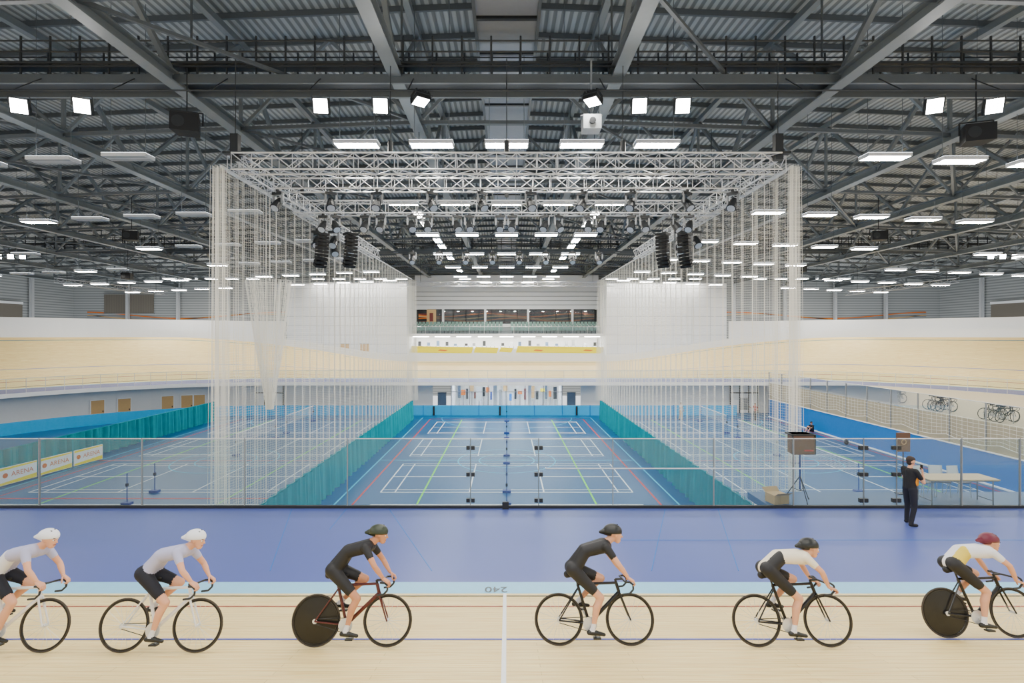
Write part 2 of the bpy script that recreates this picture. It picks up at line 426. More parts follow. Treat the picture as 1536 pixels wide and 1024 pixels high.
ln(-28, 26.4, -9.6, 26.4, 'line_r', .12); ln(9.6, 34.4, 26, 34.4, 'line_r', .1); ln(-28, 34.4, -9.6, 34.4, 'line_r', .1)
cl.build("floor_court_markings")

def bpost(x, y, net=None):
    e = obj("badminton_net" if net else "badminton_post", None); e.location = (x, y, 0)
    b = MB(); ys = [0] if not net else [0, net]
    for q in ys:
        b.tube((0, q, .05), (0, q, 1.55), .022, 'bluepost', 8); b.box((-.22, q-.14, 0.008), (.22, q+.14, .13), 'bluepost'); b.box((-.05, q-.05, .9), (.05, q+.05, 1.05), 'dark')
    if net:
        b.box((-.012, 0, 1.5), (.012, net, 1.55), 'white')
        k = 0.0
        while k < net: b.tube((0, k, .8), (0, k, 1.5), .004, 'net', 3); k += .12
        for j in range(7): b.tube((0, 0, .8+.1*j), (0, net, .8+.1*j), .004, 'net', 3)
    b.build("post_and_net" if net else "post", e)
for y in ROWS:
    bpost(0, y); bpost(0, y+6.1)
bpost(-18.7, 25.45); bpost(-18.7, 27.45); bpost(-18.7, 35.7, 6.1); bpost(-18.7, 43.9, 6.1); bpost(18.7, 35.7, 6.1); bpost(18.7, 43.9, 6.1); bpost(18.7, 27.45, 6.1)

def curtain(x, ya, yb, h):
    b = MB(); N = int((yb-ya)/.06); pts = []
    for i in range(N+1):
        y = ya+(yb-ya)*i/N; pts.append((x+.13*math.sin(y*8+1.3*math.sin(y*.9))+.05*math.sin(y*21), y))
    for i in range(N):
        (xa, y1), (xb, y2) = pts[i], pts[i+1]
        sc = 1.5
        b.add([(x+(xa-x)*sc, y1, .01), (x+(xb-x)*sc, y2, .01), (xb, y2, h), (xa, y1, h)], [(0, 1, 2, 3)], 'teal')
    b.tube((x, ya, h), (x, yb, h), .03, 'teal', 6)
    b.build("divider_curtain", smooth=True)
curtain(-9.4, 15.5, 51.5, 1.87); curtain(9.4, 15.5, 51.5, 1.87); curtain(-28.6, 24, 50.5, 1.85)

def netwall(x, ya, yb, z0, z1):
    b = MB(); px = lambda y: x + .09*math.sin(y*7)
    y = ya
    i = 0
    while y < yb:
        r = .0068 if i % 7 == 0 else .0032
        b.tube((px(y), y, z0), (px(y), y, z1), r, 'net', 3, caps=False); y += .068; i += 1
    z = z0
    while z < z1+.01:
        N = int((yb-ya)/.22)
        for j in range(N):
            a = ya+(yb-ya)*j/N; c = ya+(yb-ya)*(j+1)/N
            b.tube((px(a), a, z), (px(c), c, z), .0030, 'net', 3, caps=False)
        z += .09
    b.tube((x, ya, z1+.05), (x, yb, z1+.05), .05, 'alu', 6)
    for yy, nn, w in ((ya-.1, 40, .28), (ya+1.1, 8, .2), (ya+2.6, 5, .15), (yb, 60, .6)):
        zb = 0.02 if yy < ya+.5 else z0
        for q in range(nn):
            ox = random.uniform(-w, w); oy = random.uniform(-.25, .25)
            b.tube((x+ox, yy+oy, zb), (x+ox*.7+random.uniform(-.03, .03), yy+oy*.6, z1), .006, 'net', 3, caps=False)
        if yy < ya+.5:
            for zz in range(0, 138): b.tube((x-w*.9, yy, zz*.1), (x+w*.9, yy, zz*.1+random.uniform(-.02, .02)), .003, 'net', 3, caps=False)
    b.build("divider_net")
netwall(-9.4, 17.0, 51.3, 1.9, 13.85); netwall(9.4, 17.0, 51.3, 1.9, 13.85)
b = MB()
for q in range(110):
    a = 2*math.pi*q/110; r0 = .95*random.uniform(.6, 1); r1 = .16*random.uniform(.3, 1)
    p = [(-9.4+r0*math.cos(a), 20.5+r0*math.sin(a), 10.5), (-9.4+.6*r0*math.cos(a), 20.5+.6*r0*math.sin(a), 8.0), (-9.4+r1*math.cos(a), 20.5+r1*math.sin(a), 5.4)]
    b.poly(p, .006, 'net', 3)
for j in range(24):
    t = j/24; rr = .9*(1-t)+.14*t; b.torus((-9.4, 20.5, 10.5-5.1*t), (1, 0, 0), (0, 1, 0), rr*.9, .005, 'net', 24, 3)
b.tube((-9.4, 20.5, 10.5), (-9.4, 20.5, 13.8), .015, 'net', 5)
b.build("gathered_net")

YB = 14.6
gb = MB()
gb.box((-24, YB-.05, ZA), (24, YB+.05, ZA+.07), 'dark'); gb.box((-24, YB-.008, ZA+.07), (24, YB+.008, ZA+1.96), 'glass')
gb.box((-24, YB-.012, ZA+1.95), (24, YB+.012, ZA+1.965), 'alu')
for x in (-21, -18, -16, -13.2, -10.3, -7.4, -4.5, 3.0, 5.85, 8.1, 12.85, 14.5, 17, 20, 23):
    gb.box((x-.010, YB-.03, ZA), (x+.010, YB+.03, ZA+1.97), 'grey')
for x in (-1.02, .9, 10.07, 11.0):
    gb.box((x-.012, YB-.04, ZA), (x+.012, YB-.01, ZA+1.97), 'steel')
    for z in (.22, .95, 1.70): gb.box((x-.12, YB-.05, ZA+z-.055), (x-.02, YB+.03, ZA+z+.055), 'dark'); gb.box((x+.02, YB-.05, ZA+z-.055), (x+.12, YB+.03, ZA+z+.055), 'dark')
gb.tube((1.1, YB-.1, ZA+1.14), (10.0, YB-.1, ZA+1.14), .02, 'alu', 8)
for x in (1.1, 5.85, 8.1, 10.0): gb.tube((x, YB-.1, ZA+1.14), (x, YB, ZA+1.14), .015, 'alu', 6)
gb.box((-.12, YB-.12, ZA+0.002), (.06, YB-.05, ZA+.2), 'dark')
gb.build("glass_balustrade")
fb = MB(); fs2 = lambda s: s[1] > 30 and not (s[0] > 26 and s[1] < 40)
ring(fb, flat(-4.8, ZA), flat(-4.8, ZA+1.2), 'glass', fs2); ring(fb, flat(-4.8, ZA+1.2), flat(-4.8, ZA+1.24), 'alu', fs2)
for i, s in enumerate(ST):
    if fs2(s): p = flat(-4.8, ZA)(s); fb.tube(p, (p[0], p[1], ZA+1.22), .02, 'alu', 5)
fb.build("apron_balustrade")

of = MB()
top = lambda dz, oo=0.0: (lambda s: (s[0]+s[2]*(W_TRK*math.cos(s[4])+oo), s[1]+s[3]*(W_TRK*math.cos(s[4])+oo), ZA+W_TRK*math.sin(s[4])+dz))
ring(of, top(0), top(.85), 'white'); ring(of, top(0, .1), top(.85, .1), 'white'); ring(of, top(.85), top(.85, .1), 'grey')
of.build("track_safety_fence")
cw = MB(); csel = lambda s: s[1] > 22 and abs(s[0]) > 26.0
def ctop(z, oo): return lambda s: (s[0]+s[2]*(W_TRK*math.cos(s[4])+oo), s[1]+s[3]*(W_TRK*math.cos(s[4])+oo), z)
ring(cw, ctop(3, .5), ctop(10.15, .5), 'white', csel); ring(cw, ctop(10.15, .5), ctop(10.15, .75), 'grey', csel); ring(cw, ctop(3, .75), ctop(10.15, .75), 'white', csel)
cw.build("concourse_wall")

pf = MB()
XR = 27.0
poly = [(XR, YC-18.6), (XR, YC+18.6)]
for i in range(13):
    a = math.radians(79 - 158*i/12); poly.append((HS+19.7*math.cos(a), YC+19.7*math.sin(a)))
pf.add([(x, y, ZA-.01) for x, y in poly], [tuple(range(len(poly)-1, -1, -1))], 'decktan')
pf.box((XR-.1, 16, 0), (XR, 53, 1.8), 'bluewall'); pf.box((XR-.16, 16, 1.8), (XR, 53, 1.86), 'white'); pf.box((XR-.2, 16, 0), (XR-.1, 53, .08), 'white')
pf.box((XR-.05, 16, 1.86), (XR, 53, ZA), 'tanfascia')
for i in range(16): pf.box((XR-.1, 17+i*2.4, 1.86), (XR-.04, 17+i*2.4+.06, ZA+1.1), 'grey')
pf.add([(XR-.05, 16, ZA), (XR-.05, 53, ZA), (XR-.05, 53, ZA+1.1), (XR-.05, 16, ZA+1.1)], [(0, 1, 2, 3)], 'glass'); pf.tube((XR-.05, 16, ZA+1.1), (XR-.05, 53, ZA+1.1), .02, 'alu', 6)
pf.build("infield_platform")
dr = MB(); N = 200
for i in range(N):
    ya = 17+36*i/N; yb = 17+36*(i+1)/N; sg = lambda y: ZA-1.1-.22*abs(math.sin(y*.9))
    for lv in range(7):
        fz = lambda y, q=lv: (ZA+.1)*(1-q/6)+sg(y)*(q/6)
        dr.tube((XR-.28, ya, fz(ya)), (XR-.28, yb, fz(yb)), .008 if lv < 6 else .018, 'net', 3, caps=False)
    if i % 2 == 0: dr.tube((XR-.28, ya, ZA+.1), (XR-.28, ya, sg(ya)), .006, 'net', 3, caps=False)
dr.build("draped_safety_net")

# ------------------------------------------------------------------ building shell
def zdeck(x, y): return 21.2 - .04*abs(x) - 2.3*((y-34)/37.0)**2
ce = MB(); NX, NY = 24, 28
gx = [-62+124*i/NX for i in range(NX+1)]; gy = [-8+82.5*j/NY for j in range(NY+1)]
vs = [(x, y, zdeck(x, y)) for y in gy for x in gx]
fs = [(j*(NX+1)+i, (j+1)*(NX+1)+i, (j+1)*(NX+1)+i+1, j*(NX+1)+i+1) for j in range(NY) for i in range(NX)]
ce.add(vs, fs, 'deck'); ce.build("ceiling")
w = MB(); w.box((-62, 74, -.3), (62, 74.4, 19), 'clad'); w.build("wall_back")
w = MB(); w.box((-62.4, -8, -.3), (-62, 74.4, 19), 'clad'); w.build("wall_left")
w = MB(); w.box((62, -8, -.3), (62.4, 74.4, 19), 'clad'); w.build("wall_right")
for i in range(-8, 9):
    x = i*7.2+3.6
    if abs(x) < 29 or abs(x) > 61: continue
    b = MB(); b.ibeam((x, 73.6, 4), (x, 73.6, 17.5), .35, .35, 'alu'); b.build("steel_column")
for sx in (-1, 1):
    for y in (20, 28, 36, 44, 52, 60, 67):
        b = MB(); b.ibeam((sx*61.6, y, 4), (sx*61.6, y, 17.0), .35, .35, 'alu'); b.build("steel_column")
    b = MB(); b.box((sx*61.9-.05, 57, 9.9), (sx*61.9+.05, 66, 12.3), 'louvre'); b.box((sx*61.8-.05, 57, 12.3), (sx*61.8+.05, 66, 12.6), 'white'); b.build("window_%d" % (1 if sx < 0 else 2))
b = MB(); b.box((-57.5, 73.8, 11.5), (-50.5, 73.95, 14.2), 'louvre'); b.box((-57.6, 73.75, 11.4), (-50.4, 73.98, 11.5), 'grey'); b.box((-57.6, 73.75, 14.2), (-50.4, 73.98, 14.3), 'grey'); b.build("window_3")
for sx in (-1, 1):
    g = MB()
    for kk, dz, k in ((0, 0, 'tan'), (1, .25, 'orange'), (2, -.3, 'grey')):
        for i in range(60):
            xa = 29+ 31*i/60; xb = 29+31*(i+1)/60
            f = lambda x: 10.9+dz+.45*math.sin(x*.22+kk*.8)
            g.add([(sx*xa, 73.9, f(xa)), (sx*xb, 73.9, f(xb)), (sx*xb, 73.9, f(xb)+.13), (sx*xa, 73.9, f(xa)+.13)], [(0, 1, 2, 3)], k)
    g.build("wall_wave_graphic")

for sx in (-1, 1):
    b = MB(); xa, xb = sorted((sx*12.95, sx*28.5)); b.box((xa, 67, 0), (xb, 73.9, 15.1), 'block')
    b.box((xa-.05, 66.9, 15.1), (xb+.05, 74, 15.25), 'grey')
    b.build("wall_gallery_block")
for i, x in enumerate((-21.0, -18.4)):
    b = MB(); b.box((x-.55, 66.9, 6.0), (x+.55, 66.98, 7.2), 'tan'); b.box((x-.62, 66.88, 7.2), (x+.62, 66.99, 7.28), 'grey'); b.box((x-.62, 66.88, 5.95), (x+.62, 66.99, 6.0), 'grey'); b.build("window_%d" % (4+i))
g = MB()
g.box((-12.9, 67, 4.6), (12.9, 73.9, 5.2), 'concrete'); g.box((-12.9, 68.3, 8.2), (12.9, 73.9, 8.55), 'white'); g.box((-12.9, 73.4, 5.2), (12.9, 73.6, 8.2), 'white')
for r_ in range(3): g.box((-12.9, 69.3+r_*.85, 8.55), (12.9, 73.9, 8.6+r_*.38+.02), 'concrete')
g.box((-12.9, 72.6, 12.0), (12.9, 73.9, 16.8), 'white'); g.box((-12.9, 72.4, 9.6), (12.9, 72.6, 9.95), 'white')
for z in (12.6, 13.2, 13.8, 14.4): g.box((-12.9, 72.5, z), (12.9, 72.6, z+.06), 'grey')
for i in range(9):
    x = -11.6+i*2.9; g.box((x-.9, 70.5, 8.14), (x+.9, 70.9, 8.2), 'inner'); g.box((x-.9, 69, 8.14), (x+.9, 69.2, 8.2), 'inner')
for x in (-8.9, -3.0, 3.0, 9.2): g.box((x-.14, 72.2, 8.6), (x+.14, 72.5, 12.1), 'white')
g.build("spectator_gallery")
wg = MB(); wg.box((-11.1, 72.55, 9.95), (12.4, 72.6, 12.0), 'glass2'); wg.box((-12.9, 73.6, 9.9), (12.9, 73.7, 12), 'dark')
for kk, (dz, k) in enumerate(((.15, 'maroon'), (.5, 'orange'), (.8, 'tan'), (1.15, 'orange'), (1.5, 'maroon'))):
    for i in range(50):
        xa = -12.5+25*i/50; xb = xa+.5; f = lambda x: 9.98+dz+.22*math.sin(x*.5+kk)
        wg.add([(xa, 73.3, f(xa)), (xb, 73.3, f(xb)), (xb, 73.3, f(xb)+.17), (xa, 73.3, f(xa)+.17)], [(0, 1, 2, 3)], k)
for i in range(12): wg.box((-11+i*2, 73.0, 11.7), (-10.7+i*2, 73.1, 11.74), 'inner')
wg.box((-11.2, 72.4, 9.9), (-9.9, 72.5, 11.95), 'tan'); wg.box((-10.8, 72.35, 10.3), (-10.3, 72.4, 11.5), 'maroon')
for i in range(14): x = -11.1+i*1.8; wg.box((x-.03, 72.45, 9.95), (x+.03, 72.55, 12), 'dark')
wg.box((-11.1, 72.45, 11.9), (12.4, 72.55, 12.02), 'dark'); wg.build("window_6")
st = MB()
for r_ in range(3):
    for i in range(50):
        x = -12.5+i*.51
        if abs(x) < .5: continue
        y = 69.5+r_*.85; z = 8.62+r_*.38
        st.box((x-.2, y, z+.38), (x+.2, y+.4, z+.44), 'seat'); st.box((x-.2, y+.38, z+.42), (x+.2, y+.44, z+.85), 'seat'); st.box((x-.03, y+.15, z), (x+.03, y+.25, z+.38), 'dark')
st.build("grandstand_seats")
gr = MB(); gr.box((-12.85, 68.5, 8.55), (12.85, 68.52, 9.5), 'glass'); gr.tube((-12.85, 68.5, 9.5), (12.85, 68.5, 9.5), .03, 'alu')
for i in range(14): gr.tube((-12.7+i*1.95, 68.5, 8.55), (-12.7+i*1.95, 68.5, 9.5), .025, 'alu', 5)
gr.build("gallery_balustrade")
yb_ = MB()
for i, (x0, x1, z0, z1) in enumerate(((-12.7, -4.6, 6.0, 6.95), (-4.3, -1.3, 6.0, 6.85), (-1.0, .6, 6.1, 6.8), (1.2, 12.5, 6.0, 6.95))):
    yb_.add([(x0, 67.6, z0+.1), (x1, 67.6, z0), (x1+.25, 67.6, z1-.12), (x0+.25, 67.6, z1)], [(0, 1, 2, 3)], 'yellow')
yb_.box((-12.85, 67.65, 5.2), (12.85, 67.7, 6.6), 'white')
for x in (-9, 3.5, 10): yb_.add([(x, 67.58, 6.35), (x+1.0, 67.58, 6.28), (x+1.3, 67.58, 6.42), (x+.3, 67.58, 6.5)], [(0, 1, 2, 3)], 'orange')
yb_.build("yellow_gallery_banner")
ge = MB()
for i in range(20):
    x = -12.0+i*1.26+random.uniform(-.15, .15); y = 70.2+random.uniform(0, 2)
    ge.box((x-.3, y, 5.2), (x+.3, y+1.2, 5.4), 'dark'); ge.tube((x-.28, y+.1, 5.3), (x-.28, y, 6.9), .04, 'grey'); ge.tube((x+.28, y+.1, 5.3), (x+.28, y, 6.9), .04, 'grey'); ge.box((x-.2, y-.1, 6.9), (x+.2, y+.05, 7.4+random.uniform(-.2, .3)), random.choice(['dark', 'grey', 'ltgrey', 'bluegrey']))
ge.build("gym_equipment")

ns = MB(); ns.box((-40, -8, 6.3), (40, 1.3, 6.7), 'concrete')
for x in range(-38, 40, 6): ns.box((x-.2, -6, -.3), (x+.2, -5.6, 6.3), 'concrete')
ns.build("spectator_stand")

# ------------------------------------------------------------------ roof steelwork
def zch(x): return 17.0 - .035*abs(x)
XS = [3.6+7.2*i for i in range(8)]
for x in sorted([-a for a in XS]+XS):
    b = MB(); zc = zch(x)
    b.ibeam((x, -7.5, zc), (x, 73.9, zc), .42, .36, 'steel', .05)
    ys = [-7.5+4.07*i for i in range(21)]
    for i in range(20):
        ya, yb2 = ys[i], ys[i+1]
        b.beam((x, ya, zdeck(x, ya)-.35), (x, yb2, zdeck(x, yb2)-.35), .25, .25, 'steel')
        if i % 2 == 0: b.beam((x, ya, zc), (x, yb2, zdeck(x, yb2)-.35), .16, .16, 'steel')
        else: b.beam((x, ya, zdeck(x, ya)-.35), (x, yb2, zc), .16, .16, 'steel')
        if i % 2 == 1: b.beam((x, ya, zc), (x, ya, zdeck(x, ya)-.35), .12, .12, 'steel')
    b.build("roof_truss")
pu = MB()
y = -7.0
while y < 74:
    for sx in (-1, 1): pu.beam((0, y, zdeck(0, y)-.12), (sx*61.5, y, zdeck(61.5, y)-.12), .1, .22, 'steel2')
    y += 2.03
pu.build("roof_purlins")
AX = sorted([-a for a in XS]+XS)
for y in (4.7, 12.85, 21.0, 29.1, 37.3, 45.4, 53.5, 61.7, 69.8):
    b = MB()
    for i in range(len(AX)-1):
        xa, xb = AX[i], AX[i+1]; xm = (xa+xb)/2
        b.beam((xa, y, zch(xa)+.1), (xb, y, zch(xb)+.1), .14, .14, 'steel2')
        b.beam((xa, y, zch(xa)+.1), (xm, y, zdeck(xm, y)-.3), .12, .12, 'steel'); b.beam((xb, y, zch(xb)+.1), (xm, y, zdeck(xm, y)-.3), .12, .12, 'steel')
        if i % 2 == 0 and abs(xm) > 5 and y > 10:
            b.beam((xa, y, zch(xa)+.1), (xb, y+8.15 if y < 69 else y, zch(xb)+.1), .1, .1, 'steel2')
    b.build("roof_cross_brace")
sp = MB()
for sx in (-1, 1): sp.beam((sx*1.0, 0, 18.4), (sx*1.0, 68, 18.4), .1, .35, 'steel2'); sp.beam((sx*1.0, 0, 19.0), (sx*1.0, 68, 19.0), .05, .05, 'steel2')
y = 0
while y < 67: sp.box((-.95, y+.15, 18.3), (.95, y+1.9, 18.36), 'grey'); sp.beam((-1, y, 18.35), (1, y, 18.35), .12, .2, 'dark'); y += 2.03
sp.build("maintenance_walkway")
for yc, z0, tag in ((17.2, 16.75, 0), (50.0, 16.6, 1)):
    ct = MB()
    ct.box((-48, yc-.55, z0-.28), (48, yc-.45, z0), 'steel2'); ct.box((-48, yc+.45, z0-.28), (48, yc+.55, z0), 'steel2'); ct.box((-48, yc-.5, z0-.05), (48, yc+.5, z0), 'rail')
    for z in (.4, .75, 1.1):
        for q in (-.5, .5): ct.tube((-48, yc+q, z0+z), (48, yc+q, z0+z), .028, 'rail', 5)
    for z in (.2, .32): ct.box((-48, yc-.62, z0+z), (48, yc-.56, z0+z+.05), 'rail')
    ct.box((-48, yc-.3, z0+.5), (48, yc+.3, z0+.56), 'rail')
    x = -48
    while x <= 48:
        for q in (-.5, .5): ct.tube((x, yc+q, z0-.1), (x, yc+q, z0+1.25), .035, 'rail', 5)
        x += .95
    x = -46.8
    while x < 47: ct.tube((x, yc+.5, z0+1.1), (x, yc+.5, zdeck(x, yc)-.2), .04, 'steel2', 5); x += 7.2
    ct.build("technical_catwalk")

def lum(b, x, y, z, along=False, lit=True):
    w, d = (.77, .27) if not along else (.27, .77)
    b.box((x-w, y-d, z), (x+w, y+d, z+.12), 'offwhite')
    k = 'lamp' if lit else 'ltgrey'
    if not along:
        for q in (-.14, .14): b.add([(x-w+.04, y+q-.1, z-.004), (x-w+.04, y+q+.1, z-.004), (x+w-.04, y+q+.1, z-.004), (x+w-.04, y+q-.1, z-.004)], [(0, 1, 2, 3)], k)
    else:
        for q in (-.14, .14): b.add([(x+q-.1, y-d+.04, z-.004), (x+q-.1, y+d-.04, z-.004), (x+q+.1, y+d-.04, z-.004), (x+q+.1, y-d+.04, z-.004)], [(0, 1, 2, 3)], k)
    if not along: b.add([(x-w, y-d, z+.126), (x+w, y-d, z+.126), (x+w, y+d, z+.126), (x-w, y+d, z+.126)], [(0, 1, 2, 3)], 'up')  # unseen up-facing quad added to brighten the roof deck
    b.tube((x-w*.8, y, z+.1), (x-w*.8, y, zdeck(x, y)-.2), .012, 'steel2', 4); b.tube((x+w*.8, y, z+.1), (x+w*.8, y, zdeck(x, y)-.2), .012, 'steel2', 4)
for cx in (0, -18.7, 18.7, -37.6, 37.6):
    b = MB()
    for y in (1.9, 8.4, 18.3, 26.5, 34.7, 42.9, 51.1, 59.3, 65.8):  # nearest rows are unseen, added to brighten the near track
        if abs(cx) > 30 and y < 15: continue
        for k in range(-2, 3):
            x = cx+k*2.65; z = 15.05 if cx == 0 else 15.2-.045*abs(x)
            if y > 65 and abs(x) > 5: z = 15.5
            lit = True
            if cx == -18.7 and 15 < y < 50: lit = (k == -2)
            if cx == -37.6 and y < 50: lit = (k in (-2, 1))
            lum(b, x, y, z, lit=lit)
    if cx == 0:
        for y in (29.5, 32, 37.5, 40, 46, 55):
            for x in (-5.0, 5.0): lum(b, x, y, 15.2, True)
    b.build("linear_luminaires")
def flood(x, y, z, yaw, up):
    b = MB()
    b.box((-.23, -.08, -.23), (.23, .12, .23), 'dark'); b.add([(-.2, -.085, -.2), (.2, -.085, -.2), (.2, -.085, .2), (-.2, -.085, .2)], [(0, 1, 2, 3)], 'flood')
    for i in range(5): b.box((-.22+i*.1, .12, -.2), (-.18+i*.1, .2, .2), 'dark')
    b.beam((-.26, 0, 0), (-.26, 0, .3), .02, .02, 'rail'); b.beam((.26, 0, 0), (.26, 0, .3), .02, .02, 'rail'); b.beam((-.26, 0, .3), (.26, 0, .3), .02, .02, 'rail')
    b.build("floodlight", mw=Matrix.Translation((x, y, z)) @ Matrix.Rotation(yaw, 4, 'Z') @ Matrix.Rotation(up, 4, 'X'))
for x, yaw in ((-5.6, .1), (-3.8, .1), (-2.6, .6), (2.6, -.6), (4.0, -.1), (5.3, -.1), (-14.7, .45), (-12.8, .4), (12.9, -.4), (14.7, -.45)):
    flood(x, 15.6, 15.25 if abs(x) > 3 else 15.45, yaw, math.radians(20) if abs(x) > 3 else math.radians(78))
b = MB(); b.tube((-16, 15.65, 15.75), (16, 15.65, 15.75), .025, 'rail', 8)
for x in range(-15, 16, 3): b.tube((x, 15.65, 15.75), (x, 16.65, 16.6), .02, 'rail', 6)
b.build("floodlight_rail")
for sx in (-1, 1):
    for q in (0, 1.1, 2.2): flood(sx*(44.5+q), 47.5, 15.6, sx*-.6, math.radians(25))

# ------------------------------------------------------------------ stage truss rig
def boxtruss(b, p0, p1, s=.5, seg=.6):
    p0 = V(p0); p1 = V(p1); L = (p1-p0).length; d = (p1-p0)/L; a = d.cross(V((0, 0, 1))).normalized()*(s/2); u = V((0, 0, s/2))
    cs = [a+u, a-u, -a-u, -a+u]
    for c in cs: b.tube(p0+c, p1+c, .028, 'alu', 6)
    n = max(2, int(L/seg))
    for i in range(n):
        q0 = p0+d*(L*i/n); q1 = p0+d*(L*(i+1)/n)
        for j in range(4):
            c0, c1 = (cs[j], cs[(j+1) % 4]) if i % 2 == 0 else (cs[(j+1) % 4], cs[j])
            b.tube(q0+c0, q1+c1, .016, 'alu', 4)
        for j in range(4): b.tube(q0+cs[j], q0+cs[(j+1) % 4], .012, 'alu', 4)
ZT = 13.65
tr = MB()
for (p0, p1) in (((-8.4, 16, ZT), (8.4, 16, ZT)), ((-8.6, 21.2, ZT-.1), (8.6, 21.2, ZT-.1)), ((-8.4, 18.4, ZT+.1), (8.4, 18.4, ZT+.1)), ((-8.4, 16, ZT), (-8.4, 21.4, ZT)), ((8.4, 16, ZT), (8.4, 21.4, ZT)), ((-8.6, 21.4, ZT), (-8.6, 34, ZT)), ((8.6, 21.4, ZT), (8.6, 34, ZT))):
    boxtruss(tr, p0, p1)
for x in (-8.4, -3.6, 0, 3.6, 8.4):
    for y in (16, 21.2): tr.tube((x, y, ZT+.25), (x, y, 16.9), .015, 'rail', 5); tr.tube((x, y, ZT+.35), (x, y, ZT+.7), .08, 'dark', 8)
for x in (-8.4, 8.4): tr.box((x-.12, 15.9, ZT+.1), (x+.12, 16.1, ZT+.9), 'dark'); tr.box((x-.3, 15.8, ZT+.25), (x+.3, 16.2, ZT+.32), 'dark')
tr.build("lighting_truss_rig")
b = MB(); boxtruss(b, (-12.5, 60, 14.3), (12.5, 60, 14.3), .5, .8)
for x in (-10, 0, 10): b.tube((x, 60, 14.5), (x, 60, 17), .02, 'dark')
b.build("lighting_truss")
for sx in (-1, 1):
    b = MB(); boxtruss(b, (sx*48, 55, 14.2), (sx*37.5, 57, 13.0), .5, .8)
    for q in (0.1, .9): p = V((sx*48, 55, 14.2)).lerp(V((sx*37.5, 57, 13.0)), q); b.tube(p, (p.x, p.y, 15.8), .02, 'dark')
    b.build("lighting_truss")
def stagelight(name):
    b = MB()
    b.tube((0, 0, .42), (0, 0, .5), .05, 'dark', 8); b.box((-.17, -.06, .34), (.17, .06, .42), 'dark')
    for sx in (-1, 1): b.beam((sx*.16, 0, .4), (sx*.16, 0, .08), .03, .06, 'grey')
    b.tube((0, .12, .2), (0, .0, .06), .10, 'dark', 12, .13); b.tube((0, 0, .06), (0, -.12, -.1), .13, 'dark', 12, .15); b.tube((0, -.115, -.095), (0, -.13, -.112), .12, 'alu', 12)
    return b.mesh(name)
sm = stagelight("stage_light")
for i in range(28):
    x = -8.1+i*.6+random.uniform(-.1, .1)
    o = obj("stage_light", sm); o.location = (x, 21.0 if i % 3 else 18.3, 12.72+(.2 if i % 3 == 0 else 0)); o.rotation_euler = (0, 0, random.uniform(-.9, .9)); o.scale = (1.15,)*3
for x in (-9.0, -8.2, 8.2, 9.0):
    for y in (24.5, 27):
        o = obj("stage_light", sm); o.location = (x, y, 12.7); o.rotation_euler = (0, 0, random.uniform(-1, 1)); o.scale = (1.4,)*3
for i in range(8):
    o = obj("stage_light", sm); o.location = (-6+i*1.7, 33, 13.1); o.scale = (1.3,)*3
def linearray(x, y, yaw):
    e = obj("line_array_speaker", None); e.location = (x, y, 13.0); e.rotation_euler = (0, 0, yaw)
    b = MB(); z = -.2; yy = 0
    b.box((-.26, -.2, -.18), (.26, .25, -.08), 'dark'); b.tube((0, 0, -.1), (0, 0, .5), .02, 'dark')
    for i in range(9):
        ang = math.radians(1+i*i*.45); c, s_ = math.cos(ang), math.sin(ang)
        def T(p): return (p[0], yy + p[1]*c - p[2]*s_, z + p[2]*c + p[1]*s_)
        hh = .135
        pts = [(-.27, -.16, -hh), (.27, -.16, -hh), (.2, .2, -hh), (-.2, .2, -hh), (-.27, -.16, -.02), (.27, -.16, -.02), (.2, .2, -.02), (-.2, .2, -.02)]
        b.add([T(p) for p in pts], [(0, 3, 2, 1), (4, 5, 6, 7), (0, 1, 5, 4), (1, 2, 6, 5), (2, 3, 7, 6), (3, 0, 4, 7)], 'black')
        b.add([T(p) for p in [(-.05, -.165, -.12), (.05, -.165, -.12), (.05, -.165, -.03), (-.05, -.165, -.03)]], [(0, 1, 2, 3)], 'dark')
        z -= .155; yy += .155*math.sin(ang)*.9
    b.build("cabinets", e)
for x, yw in ((-8.3, .9), (-7.0, .8), (7.0, -.8), (8.0, -.9)): linearray(x, 23.2, yw)
def hang(x, y, z, yaw=0):
    b = MB(); b.add([(-.4, -.3, -.27), (.4, -.3, -.27), (.3, .3, -.27), (-.3, .3, -.27), (-.4, -.3, .27), (.4, -.3, .27), (.3, .3, .27), (-.3, .3, .27)], [(0, 3, 2, 1), (4, 5, 6, 7), (0, 1, 5, 4), (1, 2, 6, 5), (2, 3, 7, 6), (3, 0, 4, 7)], 'black')
    b.tube((-.17, -.305, 0), (-.17, -.31, 0), .18, 'dark', 16); b.beam((-.44, 0, 0), (-.44, 0, .4), .04, .04, 'dark'); b.beam((.44, 0, 0), (.44, 0, .4), .04, .04, 'dark'); b.beam((-.44, 0, .4), (.44, 0, .4), .04, .04, 'dark'); b.tube((0, 0, .4), (0, 0, 16.6-z), .02, 'dark')
    b.build("hanging_loudspeaker", mw=Matrix.Translation((x, y, z)) @ Matrix.Rotation(yaw, 4, 'Z'))
hang(-9.9, 16, 14.85, .3); hang(14.9, 16.4, 14.7, -.3); hang(-22.5, 31, 14.3, .3); hang(22.3, 31, 14.3, -.3); hang(-33, 45, 13.5); hang(25, 44, 14)
b = MB(); b.box((-.28, -.25, -.22), (.28, .25, .22), 'ltgrey'); b.tube((0, -.25, 0), (0, -.33, 0), .1, 'dark', 14); b.tube((0, 0, .22), (0, 0, 2), .03, 'grey'); b.box((-.34, -.1, .22), (.34, .1, .26), 'grey')
b.build("video_projector", mw=Matrix.Translation((2.65, 16.2, 14.95)))

